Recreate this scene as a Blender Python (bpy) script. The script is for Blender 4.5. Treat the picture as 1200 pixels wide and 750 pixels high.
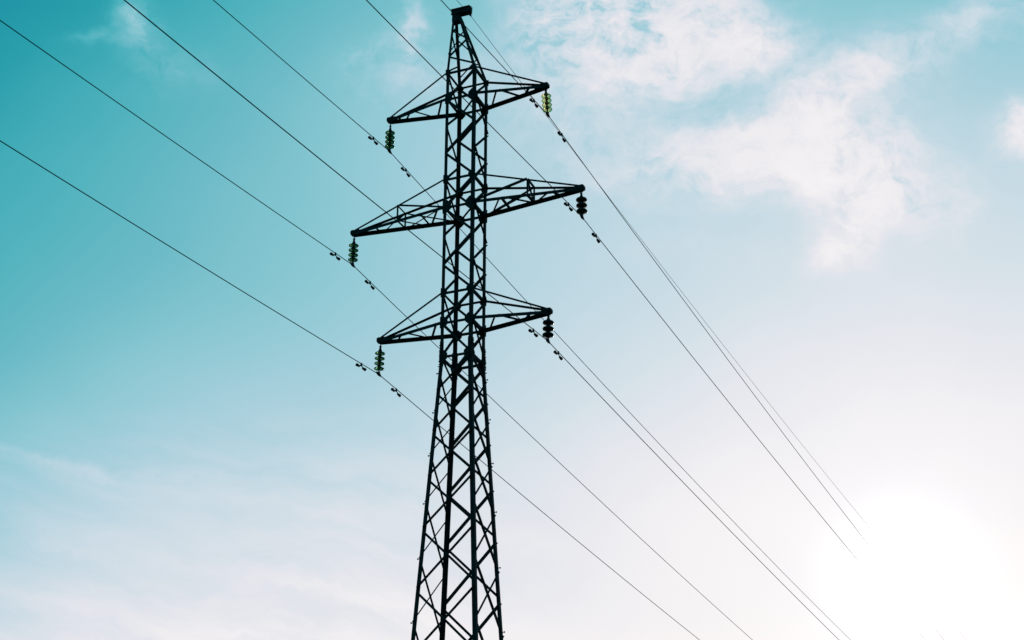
import bpy, bmesh, math, random
from mathutils import Vector, Matrix, noise
random.seed(4)

# ------------------------------------------------------------------ scene, camera, light
scene = bpy.context.scene
for o in list(bpy.data.objects):
    bpy.data.objects.remove(o)
C = scene.collection
OZ = 17.0                      # height of the lowest crossarm above the ground at the tower foot

R_ = Vector((0.9262, 0.37702, 0.00249)).normalized()
F_ = Vector((-0.34074, 0.83421, 0.43359)).normalized()
U_ = R_.cross(F_).normalized()
R_ = F_.cross(U_).normalized()
FPX = 2013.9                   # focal length in pixels of the 1200 px wide photo
cam_d = bpy.data.cameras.new('camera')
cam = bpy.data.objects.new('camera', cam_d)
C.objects.link(cam)
m = Matrix((R_, U_, -F_)).transposed().to_4x4()
m.translation = Vector((14.402, -32.316, -16.835 + OZ))
cam.matrix_world = m
cam_d.sensor_width = 36
cam_d.lens = 36 * FPX / 1200
cam_d.clip_start = 0.1
cam_d.clip_end = 5000
scene.camera = cam

SUN = Vector((-0.14816, 0.94637, 0.28710)).normalized()
sl = bpy.data.lights.new('sun', 'SUN')
sl.energy = 3.0
sl.angle = math.radians(0.5)
sl.color = (1.0, 0.95, 0.87)
so = bpy.data.objects.new('sun', sl)
so.rotation_euler = (-SUN).to_track_quat('-Z', 'Y').to_euler()
C.objects.link(so)

scene.view_settings.view_transform = 'Standard'
scene.view_settings.look = 'None'
scene.view_settings.gamma = 1
scene.view_settings.exposure = 0
scene.view_settings.use_curve_mapping = False


def lin(c):
    c = c / 255
    return c / 12.92 if c <= 0.04045 else ((c + 0.055) / 1.055) ** 2.4


world = bpy.data.worlds.new('World')
scene.world = world
world.use_nodes = True
nt = world.node_tree
nt.nodes.clear()


class G:
    """tiny helper to write node maths as expressions"""
    def __init__(s, nt): s.nt = nt
    def link(s, v, sock):
        if isinstance(v, bpy.types.NodeSocket): s.nt.links.new(v, sock)
        else: sock.default_value = v
    def m(s, op, a, b=0.0, c=0.0, clamp=False):
        n = s.nt.nodes.new('ShaderNodeMath'); n.operation = op; n.use_clamp = clamp
        for v, k in ((a, 0), (b, 1), (c, 2)): s.link(v, n.inputs[k])
        return n.outputs[0]
    def dot(s, a, v):
        n = s.nt.nodes.new('ShaderNodeVectorMath'); n.operation = 'DOT_PRODUCT'
        s.link(a, n.inputs[0]); s.link(tuple(v), n.inputs[1]); return n.outputs['Value']
    def vmul(s, a, v):
        n = s.nt.nodes.new('ShaderNodeVectorMath'); n.operation = 'MULTIPLY'
        s.link(a, n.inputs[0]); s.link(tuple(v), n.inputs[1]); return n.outputs[0]
    def comb(s, x, y, z=0.0):
        n = s.nt.nodes.new('ShaderNodeCombineXYZ')
        for v, k in ((x, 0), (y, 1), (z, 2)): s.link(v, n.inputs[k])
        return n.outputs[0]
    def noise(s, vec, scale, detail=6, rough=0.55, dist=0.0):
        n = s.nt.nodes.new('ShaderNodeTexNoise')
        s.link(vec, n.inputs['Vector']); n.inputs['Scale'].default_value = scale
        n.inputs['Detail'].default_value = detail; n.inputs['Roughness'].default_value = rough
        n.inputs['Distortion'].default_value = dist
        return n.outputs['Fac']
    def smooth(s, v, lo, hi):
        n = s.nt.nodes.new('ShaderNodeMapRange'); n.interpolation_type = 'SMOOTHSTEP'
        s.link(v, n.inputs[0]); n.inputs[1].default_value = lo; n.inputs[2].default_value = hi
        return n.outputs[0]


g = G(nt)
tc = nt.nodes.new('ShaderNodeTexCoord')
d = tc.outputs['Generated']                     # the world direction looked at
dz = g.m('MAXIMUM', g.dot(d, (0, 0, 1)), 0.0)
cs = g.m('SUBTRACT', g.dot(d, SUN), 1.0)
# clearness of the air: low = deep teal far from the sun, high = white round the sun and near the horizon
t = g.m('MULTIPLY_ADD', g.m('EXPONENT', g.m('MULTIPLY', dz, -5.0)), 1.7977, -1.4920)
t = g.m('MULTIPLY_ADD', g.m('EXPONENT', g.m('MULTIPLY', cs, 3.0)), 2.6486, t)
t = g.m('MULTIPLY_ADD', g.m('EXPONENT', g.m('MULTIPLY', cs, 14.0)), -0.5980, t)
# broad uneven veils of thin high cloud
LOBES = [((-0.5535, 0.6104, 0.5667), -0.079),
         ((-0.5741, 0.6528, 0.4943), 0.163),
         ((-0.5906, 0.6909, 0.4170), -0.135),
         ((-0.6029, 0.7245, 0.3342), -0.011),
         ((-0.6102, 0.7518, 0.2501), 0.173),
         ((-0.4611, 0.6699, 0.5819), -0.079),
         ((-0.4813, 0.7144, 0.5079), 0.026),
         ((-0.4980, 0.7539, 0.4286), -0.169),
         ((-0.5109, 0.7880, 0.3435), 0.263),
         ((-0.5193, 0.8150, 0.2569), -0.193),
         ((-0.3591, 0.7231, 0.5901), -0.056),
         ((-0.3784, 0.7690, 0.5153), 0.283),
         ((-0.3948, 0.8093, 0.4349), -0.295),
         ((-0.4083, 0.8437, 0.3486), 0.112),
         ((-0.4181, 0.8702, 0.2607), -0.056),
         ((-0.2507, 0.7672, 0.5903), -0.078),
         ((-0.2687, 0.8137, 0.5155), 0.081),
         ((-0.2846, 0.8542, 0.4352), -0.106),
         ((-0.2986, 0.8883, 0.3489), 0.218),
         ((-0.3097, 0.9143, 0.2610), -0.202),
         ((-0.1405, 0.8004, 0.5827), -0.065),
         ((-0.1568, 0.8465, 0.5088), 0.092),
         ((-0.1720, 0.8865, 0.4295), -0.087),
         ((-0.1863, 0.9202, 0.3444), 0.156),
         ((-0.1987, 0.9455, 0.2578), -0.138),
         ((-0.0328, 0.8223, 0.5681), -0.099),
         ((-0.0473, 0.8672, 0.4957), 0.117),
         ((-0.0617, 0.9062, 0.4184), -0.036),
         ((-0.0760, 0.9389, 0.3356), 0.086),
         ((-0.0895, 0.9637, 0.2515), -0.121)]
for c_, a_ in LOBES:
    e = g.m('EXPONENT', g.m('MULTIPLY', g.m('SUBTRACT', g.dot(d, c_), 1.0), 110.0))
    t = g.m('MULTIPLY_ADD', e, a_, t)
t = g.m('MINIMUM', g.m('MAXIMUM', t, 0.09), 0.985)

# a flat map of this part of the sky (fixed world directions) on which the clouds are laid out
df = g.m('MAXIMUM', g.dot(d, F_), 0.25)
X = g.m('DIVIDE', g.dot(d, R_), df)
Y = g.m('DIVIDE', g.dot(d, U_), df)
P0 = g.comb(X, Y)
w1 = g.m('SUBTRACT', g.noise(P0, 9.0, 5, 0.6), 0.5)
w2 = g.m('SUBTRACT', g.noise(g.comb(Y, X, 3.7), 9.0, 5, 0.6), 0.5)
XW = g.m('MULTIPLY_ADD', w1, 0.07, X)
YW = g.m('MULTIPLY_ADD', w2, 0.07, Y)


def puff(x, y, rx, ry, rot, s):
    cx, cy = (x - 600) / FPX, (375 - y) / FPX
    rx, ry = rx / FPX, ry / FPX
    ca, sa = math.cos(math.radians(rot)), math.sin(math.radians(rot))
    dx = g.m('SUBTRACT', XW, cx); dy = g.m('SUBTRACT', YW, cy)
    u = g.m('ADD', g.m('MULTIPLY', dx, ca / rx), g.m('MULTIPLY', dy, sa / rx))
    v = g.m('ADD', g.m('MULTIPLY', dx, -sa / ry), g.m('MULTIPLY', dy, ca / ry))
    r2 = g.m('ADD', g.m('MULTIPLY', u, u), g.m('MULTIPLY', v, v))
    return g.m('MULTIPLY', g.m('EXPONENT', g.m('MULTIPLY', r2, -1.0)), s)


PUFFS = [  # x, y, half width, half height (photo pixels), turn, weight
    (700, 42, 75, 46, 0, .95), (785, 40, 85, 50, 0, 1.5), (872, 60, 52, 30, 10, 1.0), (765, 90, 100, 30, 8, .6),
    (650, 25, 45, 40, 0, .35), (690, 0, 60, 26, 0, .5), (780, -5, 55, 24, 0, .8),
    (880, 190, 95, 40, 12, .95), (960, 165, 85, 42, 10, .75), (1000, 215, 88, 40, 0, 1.2), (930, 200, 90, 34, 0, .5), (945, 120, 55, 36, 40, .7),
    (1015, 92, 52, 28, 40, .7), (820, 170, 85, 30, 0, .55), (740, 190, 80, 40, 0, .30), (1050, 190, 36, 34, 0, .45),
    (1000, 265, 44, 26, 45, .65), (978, 293, 26, 13, 45, .7), (1100, 66, 60, 26, 28, .40), (1155, 24, 40, 20, 20, .40),
    (1194, 158, 24, 22, 20, 1.4), (1208, 175, 20, 22, 0, .5), (1110, 240, 45, 30, 30, .18),
    (175, 30, 20, 34, 0, .22), (168, 6, 12, 18, 0, .26), (125, 38, 30, 10, 0, .14), (205, 70, 40, 18, -20, .10), (190, 90, 60, 26, 0, .06),
    (478, 34, 15, 36, 0, .65), (445, 50, 40, 12, 15, .22), (485, 90, 70, 34, 0, .22), (415, 60, 40, 20, 0, .08),
    (640, 85, 55, 50, 0, .16), (690, 125, 75, 45, 0, .26), (560, 70, 40, 30, 0, .10), (820, 305, 140, 24, -8, .08),
    (130, 545, 220, 9, -5, .16), (330, 600, 220, 12, -12, .10), (120, 640, 140, 12, -8, .08),
]
dens = None
for pf in PUFFS:
    e = puff(*pf)
    dens = e if dens is None else g.m('ADD', dens, e)
fine = g.noise(g.comb(g.m('MULTIPLY', XW, 1.0), g.m('MULTIPLY', YW, 1.5), 1.3), 30.0, 11, 0.66, 0.0)
broad = g.noise(g.comb(XW, YW, 8.1), 13.0, 4, 0.55)
finer = g.noise(g.comb(XW, g.m('MULTIPLY', YW, 1.4), 6.2), 75.0, 7, 0.62)
tex = g.m('MULTIPLY_ADD', g.m('SUBTRACT', finer, 0.5), 0.6, g.m('ADD', g.m('MULTIPLY', fine, 0.9), g.m('MULTIPLY', broad, 0.75)))       # about 0.4 .. 1.2
cov = g.m('MULTIPLY', dens, g.m('MAXIMUM', g.m('MULTIPLY_ADD', g.m('SUBTRACT', tex, 0.82), 4.6, 1.0), 0.10))
cov = g.m('SUBTRACT', 1.0, g.m('EXPONENT', g.m('MULTIPLY', cov, -1.25)))
t = g.m('ADD', t, g.m('MULTIPLY', g.m('SUBTRACT', 0.95, t), cov))
# long faint streaks drawn across the lower sky
sx = g.m('ADD', g.m('MULTIPLY', XW, 3.0), g.m('MULTIPLY', YW, 0.9))
sy = g.m('ADD', g.m('MULTIPLY', YW, 17.0), g.m('MULTIPLY', XW, 3.6))
stre = g.m('SUBTRACT', g.noise(g.comb(sx, sy, 0.4), 2.3, 7, 0.6), 0.5)
low = g.m('MULTIPLY', g.smooth(g.m('MULTIPLY', Y, -1.0), 0.02, 0.10), g.smooth(g.m('MULTIPLY', X, -1.0), -0.06, 0.06))
t = g.m('MULTIPLY_ADD', g.m('MULTIPLY', stre, low), 0.24, t)
patch = g.m('SUBTRACT', g.noise(g.comb(X, Y, 5.0), 7.0, 5, 0.5), 0.5)
t = g.m('MULTIPLY_ADD', patch, 0.10, t, clamp=True)

ramp = nt.nodes.new('ShaderNodeValToRGB')
nt.links.new(t, ramp.inputs[0])
STOPS = [(.09, (20, 150, 166)), (.16, (34, 160, 173)), (.235, (60, 172, 184)), (.31, (79, 180, 191)), (.41, (105, 187, 200)), (.5, (128, 197, 208)),
         (.58, (148, 203, 215)), (.66, (168, 208, 221)), (.77, (197, 218, 229)), (.82, (209, 222, 231)), (.88, (225, 228, 236)), (.94, (240, 238, 241)),
         (.985, (251, 249, 250))]
cr = ramp.color_ramp
cr.interpolation = 'LINEAR'
while len(cr.elements) < len(STOPS):
    cr.elements.new(0.5)
for el, (p, c3) in zip(cr.elements, STOPS):
    el.position = p
    el.color = (lin(c3[0]), lin(c3[1]), lin(c3[2]), 1)

sky = nt.nodes.new('ShaderNodeTexSky')
sky.sky_type = 'NISHITA'
sky.sun_disc = False
sky.sun_elevation = math.asin(SUN.z)
sky.sun_rotation = math.atan2(SUN.x, SUN.y)
sky.air_density = 1.0
sky.dust_density = 1.5
skys = g.vmul(sky.outputs[0], (0.08, 0.08, 0.08))
mix = nt.nodes.new('ShaderNodeMix'); mix.data_type = 'RGBA'
mix.inputs[0].default_value = 0.04
nt.links.new(ramp.outputs[0], mix.inputs[6]); nt.links.new(skys, mix.inputs[7])
# the blinding ring of sky right round the sun
glow = g.m('MULTIPLY_ADD', g.m('EXPONENT', g.m('MULTIPLY', cs, 320.0)), 0.085, 1.0)
glow = g.m('MULTIPLY_ADD', g.m('EXPONENT', g.m('MULTIPLY', cs, 1000.0)), 0.10, glow)
glow = g.m('MULTIPLY_ADD', g.m('EXPONENT', g.m('MULTIPLY', cs, 4000.0)), 3.0, glow)
fin = nt.nodes.new('ShaderNodeVectorMath'); fin.operation = 'SCALE'
nt.links.new(mix.outputs[2], fin.inputs[0]); nt.links.new(glow, fin.inputs['Scale'])
bg = nt.nodes.new('ShaderNodeBackground')
nt.links.new(fin.outputs[0], bg.inputs[0])
bg.inputs[1].default_value = 1.0
ow = nt.nodes.new('ShaderNodeOutputWorld')
nt.links.new(bg.outputs[0], ow.inputs[0])


# ------------------------------------------------------------------ materials
def material(name, col, rough=0.6, metal=0.0, spec=0.15, var=0.3, scale=6.0, trans=0.0, ior=1.45, bump=0.0):
    m = bpy.data.materials.new(name); m.use_nodes = True
    n = m.node_tree.nodes; l = m.node_tree.links
    b = n['Principled BSDF']
    tcn = n.new('ShaderNodeTexCoord')
    ns = n.new('ShaderNodeTexNoise'); ns.inputs['Scale'].default_value = scale; ns.inputs['Detail'].default_value = 6
    l.new(tcn.outputs['Object'], ns.inputs['Vector'])
    r = n.new('ShaderNodeValToRGB')
    r.color_ramp.elements[0].position = .3; r.color_ramp.elements[1].position = .7
    r.color_ramp.elements[0].color = tuple(c * (1 - var) for c in col) + (1,)
    r.color_ramp.elements[1].color = tuple(c * (1 + var) for c in col) + (1,)
    l.new(ns.outputs['Fac'], r.inputs[0]); l.new(r.outputs[0], b.inputs['Base Color'])
    b.inputs['Roughness'].default_value = rough
    b.inputs['Metallic'].default_value = metal
    b.inputs['Specular IOR Level'].default_value = spec
    b.inputs['Transmission Weight'].default_value = trans
    b.inputs['IOR'].default_value = ior
    if bump:
        bp = n.new('ShaderNodeBump'); bp.inputs['Strength'].default_value = bump
        l.new(ns.outputs['Fac'], bp.inputs['Height']); l.new(bp.outputs[0], b.inputs['Normal'])
    return m


STEEL = material('backlit_dark_steel', (0.012, 0.021, 0.025), 0.7, spec=0.08)  # grey steel; its backlit silhouette darkness is put into the base colour
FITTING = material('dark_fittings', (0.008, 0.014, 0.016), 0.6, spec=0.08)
WIRE = material('weathered_cable', (0.010, 0.022, 0.027), 0.75, spec=0.05)
GREEN = material('dark_green_glass', (0.07, 0.15, 0.07), 0.12, spec=0.3, trans=0.85, ior=1.3, var=.15)
LIT_GLASS = material('sky_lit_glass', (0.72, 0.66, 0.27), 0.15, spec=0.3, trans=0.95, ior=1.12, var=.1)  # same glass as the dark discs; bright sky behind put into its colour
PORCELAIN = material('dark_brown_porcelain', (0.010, 0.014, 0.016), 0.35, spec=0.2)
CONCRETE = material('concrete', (0.3, 0.29, 0.27), 0.9, scale=9, bump=.3)
GRASS = material('grass', (0.05, 0.07, 0.025), 0.95, scale=1.5, var=.5, bump=.5)


# ------------------------------------------------------------------ helpers
def obj(name, bm, mat, parent=None):
    bmesh.ops.recalc_face_normals(bm, faces=bm.faces)
    me = bpy.data.meshes.new(name); bm.to_mesh(me); bm.free()
    me.materials.append(mat)
    o = bpy.data.objects.new(name, me); C.objects.link(o)
    if parent: o.parent = parent
    return o


def tag(o, label, cat, group=None):
    o['label'] = label; o['category'] = cat
    if group: o['group'] = group
    return o


def thing(name, label, cat, loc=(0, 0, 0), group=None):
    o = bpy.data.objects.new(name, None); C.objects.link(o); o.location = loc
    o.empty_display_size = .2
    return tag(o, label, cat, group)


def part_label(o, s):
    o['label'] = s
    return o


def prism(bm, ring0, ring1):
    a = [bm.verts.new(p) for p in ring0]; b = [bm.verts.new(p) for p in ring1]
    n = len(a)
    for i in range(n):
        bm.faces.new((a[i], a[(i + 1) % n], b[(i + 1) % n], b[i]))
    bm.faces.new(a); bm.faces.new(b[::-1])


def angle_bar(bm, p, q, a, b, w, t=0.009):
    """an L-section steel angle: corner runs p -> q, one flange points along a, the other along b"""
    p, q = Vector(p), Vector(q); ax = (q - p).normalized()
    a = Vector(a); a = (a - ax * a.dot(ax)).normalized()
    b = Vector(b); b = (b - ax * b.dot(ax)); b = (b - a * b.dot(a)).normalized()
    prof = [(0, 0), (w, 0), (w, t), (t, t), (t, w), (0, w)]
    prism(bm, [p + a * x + b * y for x, y in prof], [q + a * x + b * y for x, y in prof])


def tube(bm, pts, r, seg=8):
    pts = [Vector(p) for p in pts]; rings = []
    for i, p in enumerate(pts):
        ax = (pts[min(i + 1, len(pts) - 1)] - pts[max(i - 1, 0)]).normalized()
        s = ax.cross(Vector((0, 0, 1)))
        if s.length < 1e-3: s = ax.cross(Vector((1, 0, 0)))
        s.normalize(); u = s.cross(ax)
        rings.append([bm.verts.new(p + (s * math.cos(k * 2 * math.pi / seg) + u * math.sin(k * 2 * math.pi / seg)) * r) for k in range(seg)])
    for A, B in zip(rings[:-1], rings[1:]):
        for k in range(seg):
            bm.faces.new((A[k], A[(k + 1) % seg], B[(k + 1) % seg], B[k]))
    bm.faces.new(rings[0]); bm.faces.new(rings[-1][::-1])


def lathe(bm, prof, o=(0, 0, 0), seg=20, axis=None):
    """revolve (radius, height) about z, or about the given axis"""
    o = Vector(o)
    M = Matrix.Identity(3) if axis is None else Vector((0, 0, 1)).rotation_difference(Vector(axis)).to_matrix()
    rings = []
    for r, z in prof:
        r = max(r, 0.0005)
        rings.append([bm.verts.new(o + M @ Vector((r * math.cos(k * 2 * math.pi / seg), r * math.sin(k * 2 * math.pi / seg), z))) for k in range(seg)])
    for A, B in zip(rings[:-1], rings[1:]):
        for k in range(seg):
            bm.faces.new((A[k], A[(k + 1) % seg], B[(k + 1) % seg], B[k]))
    bm.faces.new(rings[0]); bm.faces.new(rings[-1][::-1])


def box(bm, c, sx, sy, sz):
    c = Vector(c)
    r = [Vector((x * sx / 2, y * sy / 2, 0)) for x, y in ((-1, -1), (1, -1), (1, 1), (-1, 1))]
    z = Vector((0, 0, sz / 2))
    prism(bm, [c + v - z for v in r], [c + v + z for v in r])


def plate(bm, c, n, a, pts, t=0.01):
    """flat plate: outline pts in (a, n x a) axes about c, thickness t along n"""
    c, n, a = Vector(c), Vector(n).normalized(), Vector(a).normalized(); b = n.cross(a)
    lo = [c + a * x + b * y for x, y in pts]
    prism(bm, lo, [p + n * t for p in lo])


def bolt(bm, c, n, r=0.014, h=0.02):
    lathe(bm, [(r, 0), (r, h), (r * .5, h + .004)], c, 6, n)


# ------------------------------------------------------------------ ground
def ground_z(x, y):
    r = math.hypot(x, y)
    return 0.045 * max(-400, min(400, y)) + 0.25 * noise.noise(Vector((x, y, 0)) * 0.05) * min(1, r / 10) - 0.02


bm = bmesh.new()
NG = 120
gv = []
for i in range(NG + 1):
    row = []
    for j in range(NG + 1):
        fx, fy = (i / NG * 2 - 1), (j / NG * 2 - 1)
        x, y = 2500 * fx * abs(fx) ** 1.6, 2500 * fy * abs(fy) ** 1.6
        row.append(bm.verts.new((x, y, ground_z(x, y))))
    gv.append(row)
for i in range(NG):
    for j in range(NG):
        bm.faces.new((gv[i][j], gv[i + 1][j], gv[i + 1][j + 1], gv[i][j + 1]))
gr = obj('ground', bm, GRASS)
gr['kind'] = 'structure'

# ------------------------------------------------------------------ the tower
H0, BEND, TAP = 0.385, -0.845, 0.0542
ARM_Z = {'low': 0.0, 'middle': 3.0, 'top': 6.0}
ARM_H = 0.757
TIP = {'low': 2.12, 'middle': 2.945, 'top': 2.088}
SG = [(-1, -1), (-1, 1), (1, -1), (1, 1)]           # the four corner legs: 0 and 1 on the left face, 2 and 3 on the right


def half(z): return H0 if z > BEND else H0 - TAP * (z - BEND)


def corner(i, z):
    h = half(z); return Vector((SG[i][0] * h, SG[i][1] * h, z + OZ))


tower = thing('transmission_tower', 'tall dark steel lattice power pylon with six pointed crossarms', 'pylon', (0, 0, 0))
FACES = {'left': (0, 1, Vector((-1, 0, 0))), 'back': (1, 3, Vector((0, 1, 0))), 'front': (0, 2, Vector((0, -1, 0))), 'right': (2, 3, Vector((1, 0, 0)))}

for i, (sx_, sy_) in enumerate(SG):
    bm = bmesh.new()
    a, b = Vector((-sx_, 0, 0)), Vector((0, -sy_, 0))
    angle_bar(bm, corner(i, BEND), corner(i, 6.80), a, b, 0.078, 0.010)
    foot = -OZ + 0.05
    angle_bar(bm, corner(i, foot), corner(i, BEND + .004), a, b, 0.092, 0.012)
    # splice plates with their bolt rows at the knee
    for n_, off in ((Vector((sx_, 0, 0)), Vector((0, -sy_ * .046, 0))), (Vector((0, sy_, 0)), Vector((-sx_ * .046, 0, 0)))):
        al = Vector((0, 0, 1))
        plate(bm, corner(i, -.80) + off + n_ * .003, n_, al, [(-.30, -.042), (.34, -.042), (.34, .042), (-.30, .042)], .011)
        for k in range(9):
            bolt(bm, corner(i, -1.07 + k * .065) + off * (1.25 if k % 2 else .75) + n_ * .014, n_, .014, .026)
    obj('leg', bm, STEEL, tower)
    # climbing bolts stand out of two of the legs
    if i in (0, 3):
        for z in (-1.24, -2.2, -3.23, -4.35, -5.6, -7.0, -8.5, -10.2, -12.0):
            bm = bmesh.new()
            n_ = Vector((sx_, sy_ * 0.0, 0))
            tube(bm, [corner(i, z) + Vector((0, -sy_ * .04, 0)), corner(i, z) + Vector((sx_ * .055, -sy_ * .04, 0))], .011, 6)
            lathe(bm, [(.02, 0), (.02, .012)], corner(i, z) + Vector((sx_ * .05, -sy_ * .04, 0)), 8, n_)
            obj('step_bolt', bm, FITTING, tower)
    # concrete footing
    bm = bmesh.new()
    cf = corner(i, foot); gz = ground_z(cf.x, cf.y)
    prism(bm, [Vector((cf.x + u * .38, cf.y + v * .38, gz - .4)) for u, v in ((-1, -1), (1, -1), (1, 1), (-1, 1))],
          [Vector((cf.x + u * .28, cf.y + v * .28, .06)) for u, v in ((-1, -1), (1, -1), (1, 1), (-1, 1))])
    obj('footing', bm, CONCRETE, tower)


def brace_bar(bm, p, q, n, w, out=False, inset=0.035, t=.007):
    p, q = Vector(p), Vector(q); ax = (q - p).normalized()
    a = n.cross(ax)
    if a.z < 0: a = -a
    p = p + ax * .02; q = q - ax * .02
    if out:
        o = n * .004; angle_bar(bm, p + o - a * w / 2, q + o - a * w / 2, a, n, w, t)
    else:
        o = -n * .013; angle_bar(bm, p + o - a * w / 2, q + o - a * w / 2, a, -n, w, t)


def face_brace(name, face, i0, z0, i1, z1, w, out=False):
    bm = bmesh.new()
    brace_bar(bm, corner(i0, z0), corner(i1, z1), FACES[face][2], w, out)
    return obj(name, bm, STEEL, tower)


# the zigzag bracing that winds down the shaft between the arms
START = {'left': (1, 0), 'back': (3, 1), 'front': (0, 2), 'right': (2, 3)}
lev = [6.757, 6.0, 5.252, 4.505, 3.757, 3.0, 2.252, 1.505, 0.757, 0.0, BEND]
for face, (s0, s1) in START.items():
    for k in range(len(lev) - 1):
        # at every arm level the shaft bracing starts again from the start corner of its face
        pos = {0: (s1, s0), 1: (s0, s1), 2: (s1, s0), 3: (s0, s1), 4: (s1, s0), 5: (s0, s1), 6: (s1, s0), 7: (s0, s1), 8: (s1, s0), 9: (s0, s1)}[k]
        w = .055 if face in ('front', 'back') else .045
        face_brace('diagonal_brace', face, pos[0], lev[k], pos[1], lev[k + 1], w, out=(face in ('back', 'right')))
for z in (6.757, 6.0, 3.757, 3.0, .757, 0.0, BEND):
    for face, (a0, a1, n_) in FACES.items():
        face_brace('horizontal_strut', face, a0, z, a1, z, .045 if face == 'front' else (.060 if z in (6.757, 3.757, .757) else .072))
for z in (6.0, 3.0, 0.0, BEND):
    bm = bmesh.new()
    angle_bar(bm, corner(1, z - .05) * 1.0, corner(2, z - .05), (1, 1, 0), (0, 0, -1), .05)
    obj('plan_brace', bm, STEEL, tower)

# X bracing of the tapering lower shaft; side faces are staggered half a panel
FRB = [BEND, -1.72, -2.70, -3.77, -4.95, -6.30, -7.80, -9.45, -11.25, -13.2, -15.2, -16.9]
SDB = [BEND, -1.22, -2.20, -3.23, -4.35, -5.62, -7.02, -8.60, -10.3, -12.2, -14.2, -16.2]
for face, L in (('front', FRB), ('back', FRB), ('left', SDB), ('right', SDB)):
    a0, a1, n_ = FACES[face]
    for z0, z1 in zip(L[:-1], L[1:]):
        bm = bmesh.new()
        heavy = face in ('front', 'back')
        if face in ('left', 'right') and z0 == BEND:
            brace_bar(bm, corner(a0, z0), corner(a1, z1), n_, .045)
        else:
            brace_bar(bm, corner(a0, z0 - .03), corner(a1, z1 + .03), n_, .052 if heavy else .045, False)
            brace_bar(bm, corner(a1, z0 - .03), corner(a0, z1 + .03), n_, .056 if heavy else .030, True)
        obj('cross_brace', bm, STEEL, tower)

# gusset plates where the arms meet the legs
def gusset(i, z, s, n_):
    bm = bmesh.new()
    sx_, sy_ = SG[i]
    inw = Vector((-sx_, 0, 0)) if abs(n_.y) > .5 else Vector((0, -sy_, 0))
    c = corner(i, z) + n_ * .009 + inw * .03
    plate(bm, c, n_, inw, [(-.045, -s * .95), (s * .45, -s * .9), (s, -s * .35), (s * .95, s * .4), (s * .4, s * .95), (-.045, s)] if n_.cross(inw).z > 0
          else [(-.045, -s), (s * .4, -s * .95), (s * .95, -s * .4), (s, s * .35), (s * .45, s * .9), (-.045, s * .95)], .008)
    for bx_, bz_ in ((.0, .06), (.0, -.06), (.06, .0), (.0, .0)):
        bolt(bm, c + inw * bx_ + Vector((0, 0, bz_)) + n_ * .008, n_, .012, .014)
    return obj('gusset_plate', bm, STEEL, tower)


for z, s in ((6.0, .15), (3.0, .18), (0.0, .15), (6.757, .09), (3.757, .12), (.757, .12), (BEND, .16)):
    for i in range(4):
        gusset(i, z, s, Vector((0, SG[i][1], 0)))
for z, s in ((3.0, .13), (0.0, .115), (6.0, .10), (BEND, .13)):
    for i in range(4):
        gusset(i, z, s, Vector((SG[i][0], 0, 0)) * 1.0)


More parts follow.
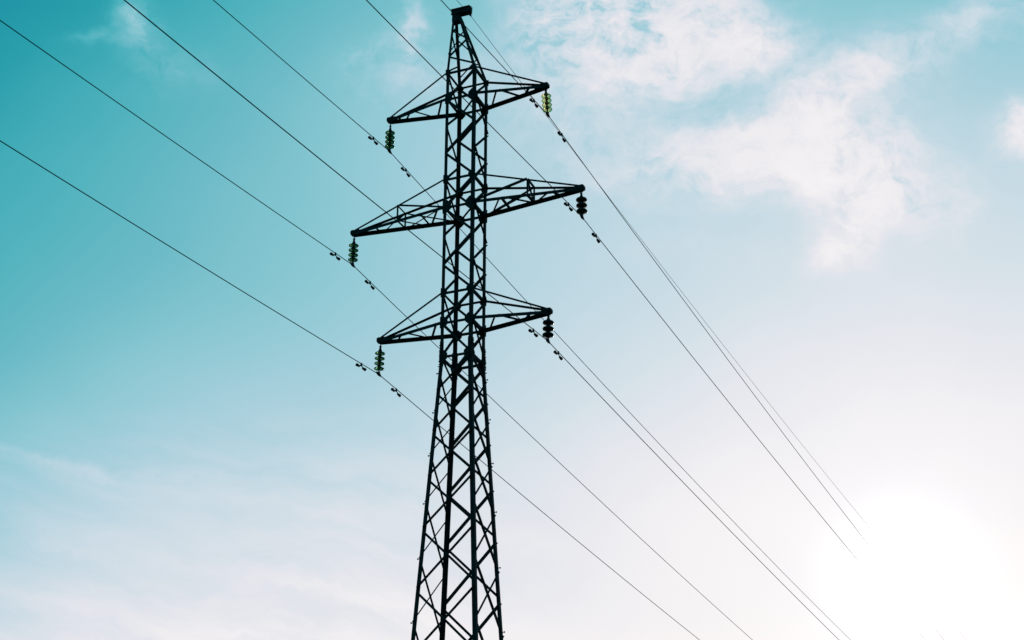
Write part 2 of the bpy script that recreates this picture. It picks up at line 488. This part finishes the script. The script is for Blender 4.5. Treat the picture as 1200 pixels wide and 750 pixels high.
# ------------------------------------------------------------------ crossarms
def make_arm(which, sx_):
    z = ARM_Z[which]; L = TIP[which]; X0 = H0
    near = -1 * sx_ * -1                                   # on the right arm the front chord is 'a'; the left arm is its half-turn copy
    tipy = .046

    def chord(s, t_, up=False):
        y0 = s * H0
        x = X0 + (L - X0) * t_; y = y0 + (s * tipy - y0) * t_
        zz = (z + ARM_H) + ((z + .045) - (z + ARM_H)) * t_ if up else z + (-.02) * t_
        return Vector((sx_ * x, (y if sx_ > 0 else -y), zz + OZ))
    bm = bmesh.new()
    for s in (-1, 1):
        sy = s if sx_ > 0 else -s
        for up, w in ((False, .078), (True, .043)):
            p, q = chord(s, 0, up), chord(s, 1, up)
            pr = Vector((0, sy * .006, 0))
            lift = Vector((0, 0, w * .45))
            angle_bar(bm, p + pr + lift, q + pr + lift, (0, -sy, 0), (0, 0, -1), w, .009)
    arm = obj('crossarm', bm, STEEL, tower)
    part_label(arm, '%s %s crossarm, pointed lattice arm' % (which, 'right' if sx_ > 0 else 'left'))

    def member(s0, t0, u0, s1, t1, u1, w=.04, a=(0, 0, 1), name='arm_brace'):
        b = bmesh.new()
        p, q = chord(s0, t0, u0), chord(s1, t1, u1)
        p.z += .004; q.z += .004
        ax = (q - p).normalized()
        av = Vector((0, 0, 1)).cross(ax) if abs(ax.z) < .8 else Vector((1, 0, 0))
        angle_bar(b, p - av * w / 2, q - av * w / 2, av, (0, 0, 1) if abs(ax.z) < .8 else (0, 1, 0), w, .006)
        obj(name, b, STEEL, arm)
    A, B = -1, 1
    if which == 'middle':
        member(A, .24, False, B, .06, False)
        member(A, .255, False, B, .25, False, .05)
        member(A, .28, False, B, .50, False, .032)
        member(A, .49, False, B, .50, False, .05)
        member(B, .52, False, A, .70, False, .03)
        member(A, .73, False, B, .75, False, .045)
        member(B, .02, False, A, .48, False, .03)
        for s in (A, B):
            member(s, .5, False, s, .5, True, .045, name='arm_post')
            member(s, .0, False, s, .5, True, .048 if (s == A) == (sx_ > 0) else .034)
        member(A, .5, True, B, .5, True, .04)
        member(A, .5, True, B, .5, False, .035)
    else:
        member(A, .30, False, B, .07, False, .045)
        member(A, .34, False, B, .56, False, .038)
        member(B, .62, False, A, .77, False, .045)
        member(B, .80, False, A, .86, False, .06)
    # the blunt bolted head at the point of the arm
    b = bmesh.new()
    for s in (-1, 1):
        c = Vector((sx_ * (L - .03), s * (tipy + .012), z + .025 + OZ))
        plate(b, c, (0, s, 0), (sx_, 0, 0), [(-.17, -.042), (.04, -.058), (.075, -.035), (.075, .035), (.04, .058), (-.15, .045)], .009)
        for bx_ in (-.09, -.02, .04):
            bolt(b, c + Vector((sx_ * bx_, s * .009, 0)), (0, s, 0), .013, .016)
    box(b, (sx_ * (L + .02), 0, z + .02 + OZ), .045, .112, .095)
    box(b, (sx_ * (L - .05), 0, z - .035 + OZ), .17, .106, .010)
    obj('end_plate', b, STEEL, arm)
    return arm


for which in ('top', 'middle', 'low'):
    for sx_ in (-1, 1):
        make_arm(which, sx_)

# ------------------------------------------------------------------ the peak
PK = 8.50
APEX = [Vector((-.40, -.075, PK + OZ)), Vector((-.37, .075, PK + OZ)), Vector((-.15, -.075, PK + OZ)), Vector((-.15, .075, PK + OZ))]


def peak_pt(i, z):
    a = corner(i, 6.757); f = (z - 6.757) / (PK - 6.757)
    return a.lerp(APEX[i], f)


for i, (sx_, sy_) in enumerate(SG):
    bm = bmesh.new()
    angle_bar(bm, peak_pt(i, 6.757), peak_pt(i, PK + .02), (-sx_, 0, 0), (0, -sy_, 0), .062, .008)
    obj('peak_leg', bm, STEEL, tower)


def peak_brace(i0, z0, i1, z1, face, w=.036, out=False):
    bm = bmesh.new()
    brace_bar(bm, peak_pt(i0, z0), peak_pt(i1, z1), FACES[face][2], w, out)
    obj('peak_brace', bm, STEEL, tower)


for a in ((0, 7.31, 2, 6.90, 'front'), (2, 7.80, 0, 7.31, 'front'), (0, 8.20, 2, 7.80, 'front'), (0, 6.80, 1, 7.36, 'left'), (1, 7.42, 0, 8.04, 'left'),
          (0, 7.39, 1, 8.0, 'left', .03, True), (0, 8.1, 1, 8.4, 'left'), (1, 8.08, 3, 7.45, 'back'), (1, 8.08, 3, 8.3, 'back'), (3, 7.45, 1, 7.0, 'back'),
          (2, 6.80, 3, 7.30, 'right'), (3, 7.30, 2, 7.62, 'right'), (2, 7.62, 3, 8.0, 'right'), (3, 8.0, 2, 8.3, 'right')):
    peak_brace(*a)
bm = bmesh.new()
prism(bm, [Vector((x, y, 8.475 + OZ)) for x, y in ((-.41, -.085), (-.14, -.085), (-.14, .085), (-.41, .085))],
      [Vector((x, y, 8.70 + OZ)) for x, y in ((-.42, -.05), (-.22, -.05), (-.22, .05), (-.42, .05))])
obj('cap_block', bm, STEEL, tower)
bm = bmesh.new()
bx0, bx1 = -.44, .07
for s in (-1, 1):                                           # two channels back to back
    plate(bm, ((bx0 + bx1) / 2, s * .055, 8.775 + OZ), (0, s, 0), (1, 0, 0), [(-.255, -.072), (.255, -.072), (.255, .072), (-.255, .072)], .008)
    for zz in (8.700, 8.850):
        box(bm, ((bx0 + bx1) / 2, s * .075, zz + OZ), .51, .045, .009)
box(bm, ((bx0 + bx1) / 2, 0, 8.8500 + OZ), .50, .1, .007)
box(bm, (.073, 0, 8.775 + OZ), .010, .10, .15)
for zz in (8.72, 8.78, 8.84):
    bolt(bm, (.078, -.03, zz + OZ), (1, 0, 0), .012, .02)
    bolt(bm, (.078, .03, zz + OZ), (1, 0, 0), .012, .02)
obj('peak_beam', bm, STEEL, tower)
bm = bmesh.new()
tube(bm, [(.05, 0, 8.69 + OZ), (.05, 0, 8.63 + OZ)], .012)
lathe(bm, [(.012, -.07), (.026, -.03), (.026, .03), (.012, .07)], (.05, 0, 8.62 + OZ), 8, (0, 1, 0))
obj('wire_clamp', bm, FITTING, tower)

# ------------------------------------------------------------------ insulator strings
CL = {('top', -1): (-2.051, -.870), ('top', 1): (2.101, -.800), ('middle', -1): (-2.918, -.840), ('middle', 1): (2.918, -.740),
      ('low', -1): (-2.105, -.830), ('low', 1): (2.065, -.710)}


def make_insulator(which, sx_, label, kind):
    xc, dl = CL[(which, sx_)]
    zt = ARM_Z[which] - .05 + OZ; zc = ARM_Z[which] + dl + OZ
    xt = sx_ * (TIP[which] - .035)
    root = thing('insulator_string', label, 'insulator', (xt, 0, zt), 'insulator strings hanging from the crossarm tips')
    ax = Vector((xc - xt, 0, zc - zt)); Lg = ax.length; ax.normalize()
    nd = 3 if kind == 'porcelain' else 4
    pitch = .150 if kind == 'porcelain' else .128
    R = .128 if kind == 'porcelain' else .120
    bot = Lg - .085
    first = bot - nd * pitch + pitch * .45
    bm = bmesh.new()                                      # shackle and link down to the first disc
    top = first - .07
    tube(bm, [Vector((0, 0, .03)), ax * (top * .45)], .013)
    lathe(bm, [(.010, -.03), (.024, -.018), (.024, .018), (.010, .03)], ax * (top * .5), 8, (1, 0, 0))
    tube(bm, [ax * (top * .5), ax * top], .014)
    lathe(bm, [(.012, -.035), (.028, -.02), (.028, .02), (.012, .035)], ax * (top * .82), 8, ax)
    obj('shackle', bm, FITTING, root)
    glass = {'green': GREEN, 'yellow': LIT_GLASS, 'porcelain': PORCELAIN}[kind]
    for k in range(nd):
        c = ax * (first + k * pitch)
        bm = bmesh.new()
        if kind == 'porcelain':
            pr = [(.03, -.055), (.055, -.045), (.07, -.02), (R * .93, -.002), (R, .014), (R, .030), (R * .93, .044), (.075, .050), (.045, .075)]
        else:
            pr = [(.030, -.030), (.055, -.020), (.090, -.004), (R * .98, .012), (R, .018), (R * .97, .024), (.092, .018), (.084, .028), (.074, .012), (.060, .026), (.045, .008), (.028, .008)]
        lathe(bm, pr, c, 28, ax)
        dsc = obj('disc', bm, glass, root)
        for p_ in dsc.data.polygons: p_.use_smooth = True
        bm = bmesh.new()
        lathe(bm, [(.018, -.085), (.038, -.078), (.044, -.05), (.042, -.026), (.028, -.0305)], c, 14, ax)
        lathe(bm, [(.022, .0095), (.016, .05)], c, 8, ax)
        obj('cap', bm, FITTING, dsc)
    bm = bmesh.new()                                      # suspension clamp: boat shaped, holds the wire
    tube(bm, [ax * (first + (nd - 1) * pitch + .03), ax * (Lg - .01)], .013)
    e = ax * Lg
    lathe(bm, [(.010, -.13), (.022, -.09), (.034, -.03), (.034, .03), (.022, .09), (.010, .13)], e + Vector((0, 0, .0)), 10, (0, 1, -.07))
    box(bm, e + Vector((0, 0, .03)), .05, .05, .06)
    obj('clamp', bm, FITTING, root)
    return root


make_insulator('top', -1, 'string of four dark green glass discs under the left tip of the topmost crossarm', 'green')
make_insulator('top', 1, 'string of four glass discs in pale sky-lit yellow-green under the right tip of the topmost crossarm', 'yellow')
make_insulator('middle', -1, 'string of four dark green glass discs under the left tip of the longest, middle crossarm', 'green')
make_insulator('middle', 1, 'string of three black ribbed discs under the right tip of the longest, middle crossarm', 'porcelain')
make_insulator('low', -1, 'string of four dark green glass discs under the left tip of the lowest crossarm', 'green')
make_insulator('low', 1, 'string of three black ribbed discs under the right tip of the lowest crossarm', 'porcelain')

# ------------------------------------------------------------------ wires
KN, KF = .0004944, .0004445
AN, AF = math.radians(.588), math.radians(1.129)
WIRES = {('top', 1): (.1264, .0256), ('middle', 1): (.1167, .0138), ('low', 1): (.1117, .0110),
         ('top', -1): (.1164, .0227), ('middle', -1): (.1218, .0334), ('low', -1): (.1097, .0186), 'ground': (.1157, .0045)}


def wire_pt(A, key, s):
    """s metres along the line; negative towards the viewer's side"""
    mn, mf = WIRES[key]
    if s < 0:
        s = -s; return A + Vector((-math.sin(AN) * s, -math.cos(AN) * s, -mn * s + KN * s * s))
    return A + Vector((math.sin(AF) * s, math.cos(AF) * s, -mf * s + KF * s * s))


def make_wire(name, A, key, r, label, group):
    bm = bmesh.new()
    ss = [-150 + i * 2.0 for i in range(65)] + [-20 + i * .5 for i in range(81)] + [20 + i * 2.0 for i in range(1, 66)]
    tube(bm, [wire_pt(A, key, s) for s in ss], r, 8)
    o = obj(name, bm, WIRE)
    tag(o, label, 'cable', group)
    for p_ in o.data.polygons: p_.use_smooth = True


def make_damper(A, key, s, label, flip=False):
    c = wire_pt(A, key, s); ax = (wire_pt(A, key, s + .1) - wire_pt(A, key, s - .1)).normalized()
    root = thing('vibration_damper', label, 'damper', c, 'vibration dampers clipped to the wires beside the insulators')
    dn = Vector((0, 0, -1))
    bm = bmesh.new()
    box(bm, dn * .022, .03, .045, .075)
    obj('clip', bm, FITTING, root)
    bm = bmesh.new()
    h1, h2 = (.165, .145)
    pts = [(-h1, .085), (-h1 * .6, .066), (0, .055), (h2 * .6, .066), (h2, .085)]
    tube(bm, [ax * a_ + dn * z_ for a_, z_ in pts], .011, 6)
    obj('messenger_cable', bm, FITTING, root)
    for a_, sg in ((-h1, -1), (h2, 1)):
        bm = bmesh.new()
        lathe(bm, [(.014, -.078), (.027, -.064), (.031, .0), (.037, .046), (.028, .062)], ax * (a_) + dn * .088, 12, ax * sg)
        obj('weight', bm, FITTING, root)


NM = {'top': 'topmost', 'middle': 'longest', 'low': 'lowest'}
for (which, sx_), (xc, dl) in CL.items():
    A = Vector((xc, 0, ARM_Z[which] + dl + OZ))
    side = 'left' if sx_ < 0 else 'right'
    make_wire('power_cable', A, (which, sx_), 0.0094, 'dark power cable passing under the %s tip of the %s crossarm' % (side, NM[which]),
              'power cables hung from the crossarm tips')
    make_damper(A, (which, sx_), -.86, 'small black damper up and left of the %s insulator on the %s crossarm' % (side, NM[which]))
    make_damper(A, (which, sx_), .90 if (which, sx_) != ('low', 1) else .62, 'small black damper down and right of the %s insulator on the %s crossarm' % (side, NM[which]))
make_wire('earth_wire', Vector((.05, 0, 8.615 + OZ)), 'ground', .0058, 'thinnest wire, clamped under the short beam on the very top of the pylon', None)
